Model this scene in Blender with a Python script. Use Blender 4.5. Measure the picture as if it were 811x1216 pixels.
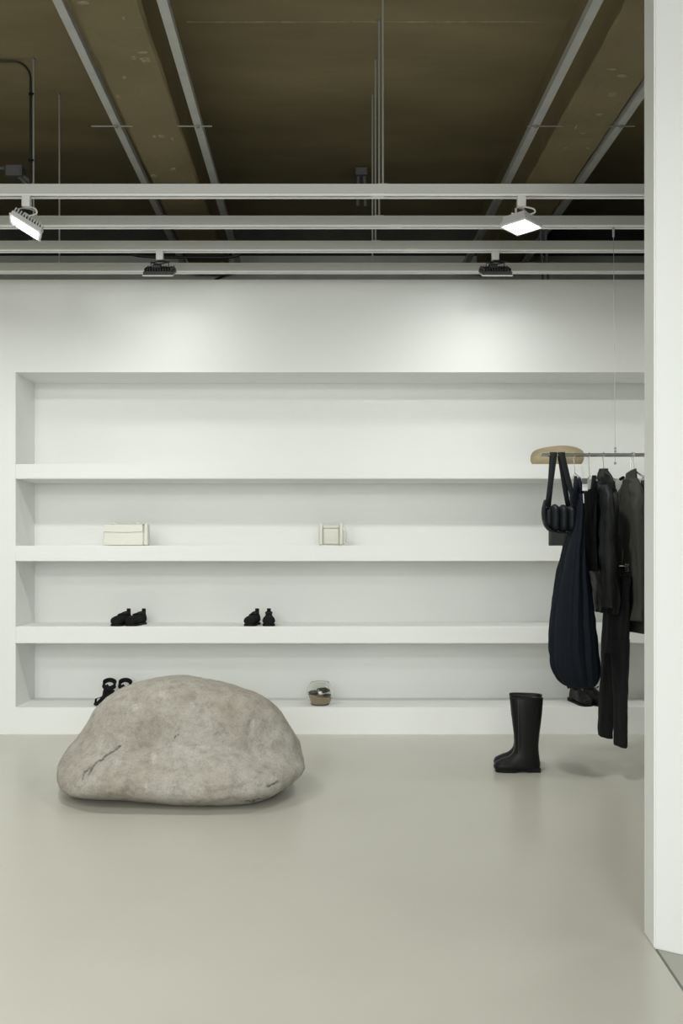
import bpy, bmesh, math, random
from mathutils import Vector, Matrix, noise

for o in list(bpy.data.objects):
    bpy.data.objects.remove(o)
S = bpy.context.scene
COL = S.collection
random.seed(7)
PI = math.pi

# ------------------------------------------------------------------ camera
F = 1100.0                                   # focal length in pixels of the 811 x 1216 frame
CX, CY, CAMZ = 382.0, 660.0, 1.15
cam_d = bpy.data.cameras.new('camera')
cam = bpy.data.objects.new('camera', cam_d)
COL.objects.link(cam)
cam.location = (0, 0, CAMZ)
cam.rotation_euler = (PI / 2, 0, 0)
cam_d.sensor_fit = 'AUTO'
cam_d.sensor_width = 36.0
cam_d.lens = F / 1216 * 36.0
cam_d.shift_x = (405.5 - CX) / 1216
cam_d.shift_y = (CY - 608.0) / 1216
cam_d.clip_start = 0.05
S.camera = cam

# ------------------------------------------------------------------ world, exposure, lamps
S.view_settings.view_transform = 'Standard'
S.view_settings.look = 'None'
S.view_settings.gamma = 1.0
S.view_settings.use_curve_mapping = False
S.view_settings.exposure = 0.07

W = bpy.data.worlds.new('world')
S.world = W
W.use_nodes = True
W.node_tree.nodes['Background'].inputs[0].default_value = (0.9, 1.0, 0.97, 1)
W.node_tree.nodes['Background'].inputs[1].default_value = 0.25

LC = (0.99, 1.0, 0.965)                       # lamp colour


def area(name, loc, aim, size, power, spread=180, color=LC, size_y=None):
    d = bpy.data.lights.new(name, 'AREA')
    d.shape = 'RECTANGLE' if size_y else 'SQUARE'
    d.size = size
    if size_y:
        d.size_y = size_y
    d.energy = power
    d.color = color
    d.spread = math.radians(spread)
    o = bpy.data.objects.new(name, d)
    COL.objects.link(o)
    o.location = loc
    v = Vector(aim) - Vector(loc)
    o.rotation_euler = v.to_track_quat('-Z', 'Y').to_euler()
    return o


TRACK_Y = (4.49, 4.91, 5.30, 5.70)            # the four lighting tracks
RACK_Y = 4.91
WALL_Y = 5.967

P_WASH, P_TRACK, P_FRONT, P_SIDE, P_WINDOW_FILL = 1.6, 17.5, 22, 7.5, 86
# wall washers on the third track (two in view, their neighbours to both sides)
for x in (-2.86, -0.93, 0.997, 2.92):
    area('washer_light', (x, 5.36, 2.742), (x, WALL_Y, 2.742 - 1.06), 0.13, P_WASH, 150)
# floods on the first track (two in view)
area('flood_light', (-1.46, 4.44, 2.735), (-1.75, 4.5, 1.4), 0.12, P_TRACK, 165)
area('flood_light', (0.97, 4.49, 2.742), (1.05, 4.75, 1.5), 0.12, P_TRACK, 165)
area('flood_light', (3.3, 4.49, 2.742), (3.3, 4.75, 1.5), 0.12, P_TRACK, 165)
# added unseen ceiling lamps, filling in light from the camera's side
for x in (-3.0, -1.0):
    area('ceiling_fill', (x, 1.6, 2.92), (x, 2.2, 0), 0.5, P_FRONT, 150)
for x in (-2.5, -0.9, 0.7):
    area('ceiling_fill', (x, -0.9, 2.95), (x * .8, 5.0, 1.3), 0.4, P_SIDE, 100)
# added area light standing in for an unseen window behind the camera
area('window_fill', (-0.6, -2.42, 1.6), (-0.6, 2.0, 0.1), 4.6, P_WINDOW_FILL, 120, (0.965, 1.0, 0.985), 2.4)


# ------------------------------------------------------------------ materials
def mat(name, col, rough=0.6, metal=0.0, spec=0.5, emit=None, strength=0.0, bump=0.0, bscale=40.0, var=0.0, vscale=6.0,
        col2=None, coat=0.0, stretch=(1, 1, 1)):
    m = bpy.data.materials.new(name)
    m.use_nodes = True
    nt = m.node_tree
    b = nt.nodes['Principled BSDF']
    b.inputs['Base Color'].default_value = (*col, 1)
    b.inputs['Roughness'].default_value = rough
    b.inputs['Metallic'].default_value = metal
    b.inputs['Specular IOR Level'].default_value = spec
    b.inputs['Coat Weight'].default_value = coat
    if emit:
        b.inputs['Emission Color'].default_value = (*emit, 1)
        b.inputs['Emission Strength'].default_value = strength
    if bump or var:
        tc = nt.nodes.new('ShaderNodeTexCoord')
        mp = nt.nodes.new('ShaderNodeMapping')
        mp.inputs['Scale'].default_value = stretch
        nt.links.new(tc.outputs['Object'], mp.inputs['Vector'])
    if var:
        n = nt.nodes.new('ShaderNodeTexNoise')
        n.inputs['Scale'].default_value = vscale
        n.inputs['Detail'].default_value = 6
        nt.links.new(mp.outputs['Vector'], n.inputs['Vector'])
        r = nt.nodes.new('ShaderNodeMapRange')
        r.inputs['From Min'].default_value = 0.3
        r.inputs['From Max'].default_value = 0.7
        nt.links.new(n.outputs['Fac'], r.inputs['Value'])
        mx = nt.nodes.new('ShaderNodeMix')
        mx.data_type = 'RGBA'
        c2 = col2 or tuple(c * (1 - var) for c in col)
        mx.inputs['A'].default_value = (*col, 1)
        mx.inputs['B'].default_value = (*c2, 1)
        nt.links.new(r.outputs['Result'], mx.inputs['Factor'])
        nt.links.new(mx.outputs['Result'], b.inputs['Base Color'])
    if bump:
        n2 = nt.nodes.new('ShaderNodeTexNoise')
        n2.inputs['Scale'].default_value = bscale
        n2.inputs['Detail'].default_value = 5
        nt.links.new(mp.outputs['Vector'], n2.inputs['Vector'])
        bp = nt.nodes.new('ShaderNodeBump')
        bp.inputs['Strength'].default_value = bump
        bp.inputs['Distance'].default_value = 0.01
        nt.links.new(n2.outputs['Fac'], bp.inputs['Height'])
        nt.links.new(bp.outputs['Normal'], b.inputs['Normal'])
    return m


M = {}
M['white_wall'] = mat('white_wall', (0.80, 0.81, 0.785), 0.75, spec=0.25, bump=0.03, bscale=60)
M['pier_paint'] = mat('pier_paint', (0.75, 0.76, 0.74), 0.6, spec=0.3)
M['floor'] = mat('floor', (0.52, 0.505, 0.445), 0.27, spec=0.5, var=1.0, vscale=0.9, col2=(0.475, 0.46, 0.40), bump=0.02, bscale=3)
M['floor_tile'] = mat('floor_tile', (0.42, 0.42, 0.37), 0.5, var=0.1, vscale=4)
M['joint'] = mat('joint', (0.16, 0.16, 0.14), 0.8)
M['concrete'] = mat('concrete', (0.27, 0.225, 0.125), 0.9, spec=0.15, var=1.0, vscale=1.6, col2=(0.19, 0.158, 0.09), bump=0.25, bscale=14,
                    stretch=(0.5, 1.4, 1.4))
M['beam_concrete'] = mat('beam_concrete', (0.225, 0.188, 0.106), 0.9, spec=0.15, var=1.0, vscale=2.2, col2=(0.18, 0.15, 0.085), bump=0.3,
                         bscale=18)
M['patch'] = mat('patch', (0.33, 0.28, 0.17), 0.9, var=0.4, vscale=30)
M['rear_wall'] = mat('rear_wall', (0.50, 0.525, 0.46), 0.9, var=0.3, vscale=2)
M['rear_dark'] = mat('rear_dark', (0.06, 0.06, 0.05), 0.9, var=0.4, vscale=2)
M['track'] = mat('track', (0.53, 0.535, 0.505), 0.45)
M['galv'] = mat('galv', (0.50, 0.51, 0.48), 0.5, metal=0.35, var=0.15, vscale=8)
M['track_lip_glint'] = mat('track_lip_glint', (0.86, 0.865, 0.84), 0.35)  # near-white, so the lip's bright reflection is put into the colour
M['rod_dark'] = mat('rod_dark', (0.23, 0.23, 0.21), 0.5, metal=0.3)
M['rod'] = mat('rod', (0.42, 0.43, 0.40), 0.4, metal=0.5)
M['chrome'] = mat('chrome', (0.72, 0.72, 0.70), 0.2, metal=1.0)
M['lamp_white'] = mat('lamp_white', (0.70, 0.70, 0.67), 0.5)
M['lamp_dark'] = mat('lamp_dark', (0.035, 0.035, 0.035), 0.5)
M['lamp_pale'] = mat('lamp_pale', (0.48, 0.49, 0.48), 0.5)
M['lamp_grey'] = mat('lamp_grey', (0.30, 0.31, 0.30), 0.5, metal=0.3)
M['lens'] = mat('lens', (0.9, 0.95, 0.95), 0.4, emit=(0.88, 1.0, 1.0), strength=10)
M['black_cable'] = mat('black_cable', (0.012, 0.012, 0.012), 0.5)
M['box_grey'] = mat('box_grey', (0.12, 0.125, 0.12), 0.6)
M['leather_black'] = mat('leather_black', (0.006, 0.006, 0.0055), 0.42, spec=0.22, bump=0.12, bscale=120)
M['sole_black'] = mat('sole_black', (0.005, 0.005, 0.005), 0.6, spec=0.2)
M['suede_black'] = mat('suede_black', (0.010, 0.010, 0.010), 0.85, spec=0.15, bump=0.1, bscale=200)
M['stitch'] = mat('stitch', (0.05, 0.05, 0.048), 0.6)
M['navy'] = mat('navy', (0.0075, 0.0105, 0.0165), 0.75, spec=0.15, bump=0.15, bscale=25)
M['puffer'] = mat('puffer', (0.008, 0.0105, 0.0135), 0.55, spec=0.25)
M['strap_black'] = mat('strap_black', (0.007, 0.009, 0.011), 0.7, spec=0.2)
M['jacket_black'] = mat('jacket_black', (0.0085, 0.010, 0.010), 0.55, spec=0.2, bump=0.35, bscale=18)
M['cloth_black'] = mat('cloth_black', (0.0045, 0.005, 0.006), 0.85, spec=0.15, bump=0.2, bscale=20)
M['trouser_black'] = mat('trouser_black', (0.010, 0.0115, 0.0115), 0.8, spec=0.15, bump=0.15, bscale=20)
M['olive_cloth'] = mat('olive_cloth', (0.050, 0.050, 0.041), 0.9, spec=0.15, bump=0.35, bscale=16)
M['grey_cloth'] = mat('grey_cloth', (0.062, 0.061, 0.051), 0.85, spec=0.25, bump=0.4, bscale=16)
M['cream_leather'] = mat('cream_leather', (0.72, 0.71, 0.645), 0.5, bump=0.08, bscale=90)
M['cream_canvas'] = mat('cream_canvas', (0.655, 0.655, 0.575), 0.6, bump=0.08, bscale=120)
M['grey_bag'] = mat('grey_bag', (0.035, 0.038, 0.036), 0.7, spec=0.2)
M['clear'] = mat('clear', (0.75, 0.77, 0.76), 0.15)
M['tag_white'] = mat('tag_white', (0.80, 0.82, 0.82), 0.5)
M['tan_stone'] = mat('tan_stone', (0.46, 0.385, 0.235), 0.8, var=1.0, vscale=9, col2=(0.30, 0.245, 0.14), bump=0.2, bscale=40,
                     stretch=(0.5, 1, 2.6))
M['sand'] = mat('sand', (0.50, 0.38, 0.22), 0.9, bump=0.4, bscale=300, var=0.2, vscale=60)
M['dark_stone'] = mat('dark_stone', (0.075, 0.062, 0.030), 0.6, bump=0.3, bscale=60, var=0.4, vscale=30)
M['pale_stone'] = mat('pale_stone', (0.75, 0.72, 0.66), 0.5)

g = bpy.data.materials.new('glass')
g.use_nodes = True
gb = g.node_tree.nodes['Principled BSDF']
gb.inputs['Base Color'].default_value = (0.97, 0.98, 0.97, 1)
gb.inputs['Transmission Weight'].default_value = 1.0
gb.inputs['Roughness'].default_value = 0.0
gb.inputs['IOR'].default_value = 1.45
M['glass'] = g


def boulder_material():
    m = bpy.data.materials.new('boulder_stone')
    m.use_nodes = True
    nt = m.node_tree
    L = nt.links
    b = nt.nodes['Principled BSDF']
    b.inputs['Roughness'].default_value = 0.85
    b.inputs['Specular IOR Level'].default_value = 0.2
    tc = nt.nodes.new('ShaderNodeTexCoord')

    def nz(scale, detail=6, rough=0.6):
        n = nt.nodes.new('ShaderNodeTexNoise')
        n.inputs['Scale'].default_value = scale
        n.inputs['Detail'].default_value = detail
        n.inputs['Roughness'].default_value = rough
        L.new(tc.outputs['Object'], n.inputs['Vector'])
        return n

    def ramp(src, pts):
        r = nt.nodes.new('ShaderNodeValToRGB')
        e = r.color_ramp.elements
        e[0].position, e[0].color = pts[0][0], (*pts[0][1], 1)
        e[1].position, e[1].color = pts[-1][0], (*pts[-1][1], 1)
        for p, c in pts[1:-1]:
            k = e.new(p)
            k.color = (*c, 1)
        L.new(src, r.inputs['Fac'])
        return r

    def mix(a, bb, fac, mode='MIX'):
        x = nt.nodes.new('ShaderNodeMix')
        x.data_type = 'RGBA'
        x.blend_type = mode
        if isinstance(fac, float):
            x.inputs['Factor'].default_value = fac
        else:
            L.new(fac, x.inputs['Factor'])
        L.new(a, x.inputs['A'])
        L.new(bb, x.inputs['B'])
        return x.outputs['Result']
    big = ramp(nz(3.2, 5).outputs['Fac'], [(0.35, (0.345, 0.315, 0.265)), (0.65, (0.45, 0.43, 0.39))])
    mid = ramp(nz(22, 6, 0.7).outputs['Fac'], [(0.33, (0.70, 0.69, 0.67)), (0.5, (.98, .98, .97)), (0.68, (1.14, 1.13, 1.12))])
    fine = ramp(nz(130, 4, 0.7).outputs['Fac'], [(0.30, (0.62, 0.61, 0.60)), (0.45, (.98, .98, .98)), (0.66, (1.12, 1.12, 1.12))])
    c = mix(big.outputs['Color'], mid.outputs['Color'], 0.8, 'MULTIPLY')
    c = mix(c, fine.outputs['Color'], 0.7, 'MULTIPLY')
    at = nt.nodes.new('ShaderNodeAttribute')
    at.attribute_name = 'crack'
    dk = nt.nodes.new('ShaderNodeRGB')
    dk.outputs[0].default_value = (0.07, 0.065, 0.055, 1)
    c = mix(c, dk.outputs[0], at.outputs['Fac'])
    at2 = nt.nodes.new('ShaderNodeAttribute')
    at2.attribute_name = 'chip'
    lt = nt.nodes.new('ShaderNodeRGB')
    lt.outputs[0].default_value = (0.66, 0.65, 0.62, 1)
    c = mix(c, lt.outputs[0], at2.outputs['Fac'])
    L.new(c, b.inputs['Base Color'])
    bp = nt.nodes.new('ShaderNodeBump')
    bp.inputs['Strength'].default_value = 0.8
    bp.inputs['Distance'].default_value = 0.014
    L.new(nz(34, 9, 0.72).outputs['Fac'], bp.inputs['Height'])
    L.new(bp.outputs['Normal'], b.inputs['Normal'])
    return m


M['boulder'] = boulder_material()


# ------------------------------------------------------------------ helpers
def at(x, y, Y):
    """The point of the room at depth Y that pixel (x, y) of the photograph shows."""
    return Vector(((x - CX) * Y / F, Y, CAMZ + (CY - y) * Y / F))


class MB:
    """Collects shapes; build() links them as one mesh object."""

    def __init__(self):
        self.v, self.f = [], []

    def add(self, vs, fs):
        k = len(self.v)
        self.v += [Vector(p) for p in vs]
        self.f += [tuple(i + k for i in f) for f in fs]
        return self

    def box(self, lo, hi, R=None, o=(0, 0, 0)):
        vs = [(x, y, z) for x in (lo[0], hi[0]) for y in (lo[1], hi[1]) for z in (lo[2], hi[2])]
        if R is not None:
            vs = [R @ Vector(p) + Vector(o) for p in vs]
        return self.add(vs, [(0, 1, 3, 2), (4, 6, 7, 5), (0, 4, 5, 1), (2, 3, 7, 6), (0, 2, 6, 4), (1, 5, 7, 3)])

    def rbox(self, lo, hi, r=0.01, seg=3, taper=1.0, taper_y=None):
        """Box with rounded edges; taper scales the top."""
        bm = bmesh.new()
        bmesh.ops.create_cube(bm, size=1)
        for v in bm.verts:
            v.co = Vector([(lo[i] + hi[i]) / 2 + v.co[i] * (hi[i] - lo[i]) for i in range(3)])
        bmesh.ops.bevel(bm, geom=bm.edges[:], offset=r, segments=seg, profile=0.5, affect='EDGES')
        cx, cy = (lo[0] + hi[0]) / 2, (lo[1] + hi[1]) / 2
        for v in bm.verts:
            t = (v.co.z - lo[2]) / (hi[2] - lo[2])
            s = 1 + (taper - 1) * t
            sy = 1 + ((taper_y if taper_y else taper) - 1) * t
            v.co.x = cx + (v.co.x - cx) * s
            v.co.y = cy + (v.co.y - cy) * sy
        bm.verts.index_update()
        self.add([v.co.copy() for v in bm.verts], [[v.index for v in f.verts] for f in bm.faces])
        bm.free()
        return self

    def rings(self, rs, closed=True, cap=True):
        n = len(rs[0])
        vs = [p for r in rs for p in r]
        fs = []
        for i in range(len(rs) - 1):
            for j in range(n if closed else n - 1):
                k = (j + 1) % n
                fs.append((i * n + j, i * n + k, (i + 1) * n + k, (i + 1) * n + j))
        if cap:
            c0 = sum((Vector(p) for p in rs[0]), Vector()) / n
            c1 = sum((Vector(p) for p in rs[-1]), Vector()) / n
            vs = vs + [c0, c1]
            a, b = len(vs) - 2, len(vs) - 1
            q = (len(rs) - 1) * n
            for j in range(n):
                k = (j + 1) % n
                fs.append((k, j, a))
                fs.append((q + j, q + k, b))
        return self.add(vs, fs)

    def tube(self, pts, r, n=10, cap=True):
        pts = [Vector(p) for p in pts]
        rr = r if isinstance(r, (list, tuple)) else [r] * len(pts)
        rs, up = [], None
        for i, p in enumerate(pts):
            t = (pts[min(i + 1, len(pts) - 1)] - pts[max(i - 1, 0)]).normalized()
            if up is None:
                up = t.orthogonal().normalized()
            up = (up - t * up.dot(t)).normalized()
            w = t.cross(up)
            rs.append([p + (up * math.cos(a) + w * math.sin(a)) * rr[i] for a in [2 * PI * k / n for k in range(n)]])
        return self.rings(rs, True, cap)

    def ribbon(self, pts, width, thick=0.004, wdir=(1, 0, 0)):
        pts = [Vector(p) for p in pts]
        ww = width if isinstance(width, (list, tuple)) else [width] * len(pts)
        rs = []
        for i, p in enumerate(pts):
            t = (pts[min(i + 1, len(pts) - 1)] - pts[max(i - 1, 0)]).normalized()
            w = Vector(wdir)
            w = (w - t * w.dot(t)).normalized()
            nn = t.cross(w).normalized()
            h, k = ww[i] / 2, thick / 2
            rs.append([p + w * h + nn * k * .4, p + w * h * .9 + nn * k, p - w * h * .9 + nn * k, p - w * h + nn * k * .4,
                       p - w * h - nn * k * .4, p - w * h * .9 - nn * k, p + w * h * .9 - nn * k, p + w * h - nn * k * .4])
        return self.rings(rs)

    def lathe(self, prof, n=40, o=(0, 0, 0)):
        rs = [[(o[0] + r * math.cos(a), o[1] + r * math.sin(a), o[2] + z) for a in [2 * PI * k / n for k in range(n)]] for r, z in prof]
        return self.rings(rs, True, False)

    def blob(self, c, rad, nu=20, nv=12, amp=0.0, freq=3.0, seed=0.0, flat=None):
        rs = []
        c = Vector(c)
        for i in range(nv + 1):
            ph = PI * (0.02 + 0.96 * i / nv) - PI / 2
            ring = []
            for j in range(nu):
                th = 2 * PI * j / nu
                d = Vector((math.cos(ph) * math.cos(th), math.cos(ph) * math.sin(th), math.sin(ph)))
                s = 1 + amp * noise.noise(d * freq + Vector((seed, seed * 2, 0)))
                p = Vector((d.x * rad[0], d.y * rad[1], d.z * rad[2])) * s
                if flat is not None and p.z < flat:
                    p.z = flat
                ring.append(c + p)
            rs.append(ring)
        return self.rings(rs)

    def xf(self, mtx):
        self.v = [mtx @ p for p in self.v]
        return self

    def build(self, name, m, parent=None, smooth=False, loc=None, bevel=0.0, angle=None):
        me = bpy.data.meshes.new(name)
        base = Vector((0, 0, 0))
        if parent is not None:
            base = BASE.get(root_of(parent), base)
        elif loc is not None:
            base = Vector(loc)
        me.from_pydata([p - base for p in self.v], [], self.f)
        me.update()
        bm = bmesh.new()
        bm.from_mesh(me)
        bmesh.ops.recalc_face_normals(bm, faces=bm.faces[:])
        if bevel:
            bmesh.ops.bevel(bm, geom=[e for e in bm.edges if len(e.link_faces) == 2 and e.calc_face_angle() > 0.5], offset=bevel,
                            segments=2, affect='EDGES')
        bm.to_mesh(me)
        bm.free()
        me.materials.append(M[m] if isinstance(m, str) else m)
        if smooth:
            me.shade_smooth()
            if angle:
                me.set_sharp_from_angle(angle=math.radians(angle))
        o = bpy.data.objects.new(name, me)
        COL.objects.link(o)
        if parent is not None:
            o.parent = parent
        elif loc is not None:
            o.location = loc
            BASE[o.name] = base
        return o


BASE = {}


def root_of(o):
    while o.parent is not None:
        o = o.parent
    return o.name


def tag(o, label, cat, group=None, kind=None):
    o['label'] = label
    o['category'] = cat
    if group:
        o['group'] = group
    if kind:
        o['kind'] = kind
    return o


def thing(name, label, cat, loc=(0, 0, 0), group=None, world=True, rz=0.0):
    """An Empty at the thing's base. world=True: its parts are given in room coordinates, else in its own."""
    o = bpy.data.objects.new(name, None)
    o.empty_display_size = 0.05
    COL.objects.link(o)
    o.location = loc
    o.rotation_euler = (0, 0, rz)
    BASE[o.name] = Vector(loc) if world else Vector((0, 0, 0))
    return tag(o, label, cat, group)


def copy_tree(o, parent=None):
    c = o.copy()
    COL.objects.link(c)
    if parent is not None:
        c.parent = parent
    for ch in [x for x in bpy.data.objects if x.parent == o]:
        copy_tree(ch, c)
    return c


def struct(o, label=None):
    o['kind'] = 'structure'
    if label:
        o['label'] = label
    return o


def crom(pts, n):
    """Smooth interpolation through rows of numbers."""
    out = []
    m = len(pts)
    for i in range(n):
        t = i / (n - 1) * (m - 1)
        k = min(int(t), m - 2)
        u = t - k
        p0, p1, p2, p3 = pts[max(k - 1, 0)], pts[k], pts[k + 1], pts[min(k + 2, m - 1)]
        out.append([0.5 * ((2 * b) + (c - a) * u + (2 * a - 5 * b + 4 * c - d) * u * u + (3 * b - a - 3 * c + d) * u ** 3)
                    for a, b, c, d in zip(p0, p1, p2, p3)])
    return out


# ------------------------------------------------------------------ the setting
CEIL_Z = 4.004
SX0, SX1, SY0, SY1 = -4.3, 4.6, -2.6, 8.0
NX0, NX1 = -1.972, 3.6                        # niche in the partition
ND = 0.40                                     # niche depth
NZ = (0.174, 2.332)
WALL_TOP = 2.929

struct(MB().box((SX0 - .2, SY0 - .2, -0.12), (SX1 + .2, SY1 + .2, 0)).build('floor', 'floor'),
       'seamless beige grey polished floor')
ceil = struct(MB().box((SX0 - .2, SY0 - .2, CEIL_Z), (SX1 + .2, SY1 + .2, CEIL_Z + .2)).build('ceiling', 'concrete'),
              'dark brown bare concrete ceiling slab')
YR = WALL_Y + 0.48                            # the unlit room behind the partition begins here
ZW = 2.93                                     # white lining ends here; unseen walls above made dark to dim the ceiling
struct(MB().box((SX0 - .15, SY0, 0), (SX0, YR, ZW)).build('wall_left', 'white_wall'))
struct(MB().box((SX1, SY0, 0), (SX1 + .15, YR, ZW)).build('wall_right', 'white_wall'))
struct(MB().box((SX0 - .15, SY0, ZW), (SX0 - .02, YR, CEIL_Z)).build('wall_left.002', 'concrete'))
struct(MB().box((SX1 + .02, SY0, ZW), (SX1 + .15, YR, CEIL_Z)).build('wall_right.002', 'concrete'))
struct(MB().box((SX0 - .15, YR, 0), (SX0, SY1, CEIL_Z)).build('wall_left.001', 'rear_dark'))  # unseen side walls, coloured dark to keep light off the far ceiling
struct(MB().box((SX1, YR, 0), (SX1 + .15, SY1, CEIL_Z)).build('wall_right.001', 'rear_dark'))
struct(MB().box((SX0, YR, -.02), (SX1, SY1, .002)).build('floor.002', 'rear_dark'))  # dark cover added over the unseen rear floor, keeps its bounce low
# wall behind the camera with an added, unseen window for the fill light
b = MB()
b.box((SX0, SY0 - .15, 0), (-3.1, SY0, CEIL_Z)).box((2.1, SY0 - .15, 0), (SX1, SY0, CEIL_Z))
b.box((-3.1, SY0 - .15, 0), (2.1, SY0, 0.3)).box((-3.1, SY0 - .15, 2.95), (2.1, SY0, CEIL_Z))
struct(b.build('wall_front', 'concrete'))
wf = struct(MB().box((-3.1, SY0 - .1, .3), (-3.04, SY0, 2.95)).box((2.04, SY0 - .1, .3), (2.1, SY0, 2.95))
            .box((-.53, SY0 - .1, .3), (-.47, SY0, 2.95)).box((-3.04, SY0 - .1, .3), (2.04, SY0, .36))
            .box((-3.04, SY0 - .1, 2.89), (2.04, SY0, 2.95)).build('added_window_1', 'galv'))
# far wall of the room behind the partition
struct(MB().box((SX0, SY1, 0), (SX1, SY1 + .2, 3.74)).build('wall_rear', 'rear_wall'), 'dim grey wall behind the white partition')
struct(MB().box((SX0, SY1 - .12, 3.74), (SX1, SY1 + .2, CEIL_Z)).build('trim_1', 'rear_dark'), 'dark concrete band over the rear wall')

# white partition with the long niche
Y0, Y1, YB = WALL_Y, WALL_Y + ND, WALL_Y + ND + 0.08
b = MB()
b.box((SX0, Y0, 0), (NX0, YB, WALL_TOP))
b.box((NX1, Y0, 0), (SX1, YB, WALL_TOP))
b.box((NX0, Y0, NZ[1]), (NX1, YB, WALL_TOP))
b.box((NX0, Y0, 0), (NX1, YB, NZ[0]))
b.box((NX0, Y1, NZ[0]), (NX1, YB, NZ[1]))
wb = struct(b.build('wall_back', 'white_wall'), 'white partition wall with a long recessed niche of shelves')
SHELVES = [(1.646, 1.741, 'topmost white niche shelf, the one carrying the tan stone'),
           (1.115, 1.215, 'middle white niche shelf, the one carrying two cream handbags'),
           (0.586, 0.694, 'lowest white niche shelf, the one carrying two pairs of slippers')]
for z0, z1, lab in SHELVES:
    o = MB().box((NX0, Y0, z0), (NX1, Y1, z1)).build('wall_shelf', 'white_wall', loc=(0, Y0, z0), bevel=0.003)
    tag(o, lab, 'shelf', 'white shelves built into the niche')

# white wall end close to the camera at the right
A, B_, C_ = Vector((0.983, 2.825)), Vector((0.972, 2.708)), Vector((1.0386, 2.6635))
dr = (C_ - B_).normalized()
Cf = B_ + dr * 3.2
back = Vector((A.x + 3.2, A.y + 0.05))
pg = [A, B_, Cf, Vector((back.x, Cf.y)), back]
vs = [(p.x, p.y, 0.0) for p in pg] + [(p.x, p.y, CEIL_Z) for p in pg]
n = len(pg)
fs = [tuple(range(n)), tuple(range(n, 2 * n))] + [(i, (i + 1) % n, n + (i + 1) % n, n + i) for i in range(n)]
struct(MB().add(vs, fs).build('wall_near', 'pier_paint', bevel=0.004), 'white wall end rising close at the right edge')
# floor joint running from its corner toward the camera, and the greyer floor beyond it
J0, J1 = Vector((0.977, 2.706)), Vector((0.70, -0.9))
j = (J1 - J0).normalized()
jn = Vector((-j.y, j.x)) * 0.0035
b = MB()
b.add([(*(J0 - jn), .0012), (*(J0 + jn), .0012), (*(J1 + jn), .0012), (*(J1 - jn), .0012),
       (*(J0 - jn), -.002), (*(J0 + jn), -.002), (*(J1 + jn), -.002), (*(J1 - jn), -.002)],
      [(0, 1, 2, 3), (4, 5, 6, 7), (0, 1, 5, 4), (1, 2, 6, 5), (2, 3, 7, 6), (3, 0, 4, 7)])
struct(b.build('trim_2', 'joint'), 'thin dark floor joint at the foot of the wall end')
b = MB()
q = [J0 + Vector((.004, 0)), J1 + Vector((.004, 0)), Vector((4.4, -.9)), Vector((4.4, .3))]
b.add([(p.x, p.y, .0008) for p in q] + [(p.x, p.y, -.002) for p in q],
      [(0, 1, 2, 3), (4, 5, 6, 7), (0, 1, 5, 4), (1, 2, 6, 5), (2, 3, 7, 6), (3, 0, 4, 7)])
struct(b.build('floor.001', 'floor_tile'), 'greyer floor beyond the joint')

# concrete beams under the slab
HB = 2.40 + CAMZ


def beam(r0, r1, lab, ys=SY0):
    x0, x1 = r0 * (HB - CAMZ), r1 * (HB - CAMZ)
    rs = []
    random.seed(int(x0 * 100))
    ny = 60
    for i in range(ny + 1):
        y = ys + (SY1 - .12 - ys) * i / ny
        w = lambda: (random.random() - .5) * 0.008
        rs.append([(x0 + w(), y, HB + .012 + w()), (x0 + .012 + w(), y, HB + w()), ((x0 + x1) / 2, y, HB + w()), (x1 - .012 + w(), y, HB + w()),
                   (x1 + w(), y, HB + .012 + w()), (x1 + w() * .5, y, (HB + CEIL_Z) / 2 + .1), (x1, y, CEIL_Z), (x0, y, CEIL_Z),
                   (x0 + w() * .5, y, (HB + CEIL_Z) / 2 + .1)])
    o = struct(MB().rings(rs).build('ceiling_beam', 'beam_concrete'), lab)
    # patches of cement left by the formwork
    p = MB()
    for _ in range(16):
        cx = x0 + (x1 - x0) * random.uniform(.1, .9)
        cy = random.uniform(3.6, 6.4)
        p.blob((cx, cy, HB + .001), (random.uniform(.006, .03), random.uniform(.01, .03), .004), 9, 4, .6, 3, random.random() * 9)
    q = p.build('cement_crust', 'patch', o)
    q['kind'] = 'stuff'
    return o


beam(-0.456, -0.329, 'rough concrete beam over the left half of the shop')
beam(0.550, 0.677, 'rough concrete beam running toward the wall end', 2.95)
# board marks on the slab
b = MB()
b.box((-.72, 4.946, CEIL_Z - .005), (1.2, 4.954, CEIL_Z + .01))
o = b.build('formwork_ridge', 'patch', ceil)

# ------------------------------------------------------------------ lighting tracks
TZ0, TZ1 = 2.901, 2.953
TD = 0.042


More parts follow.
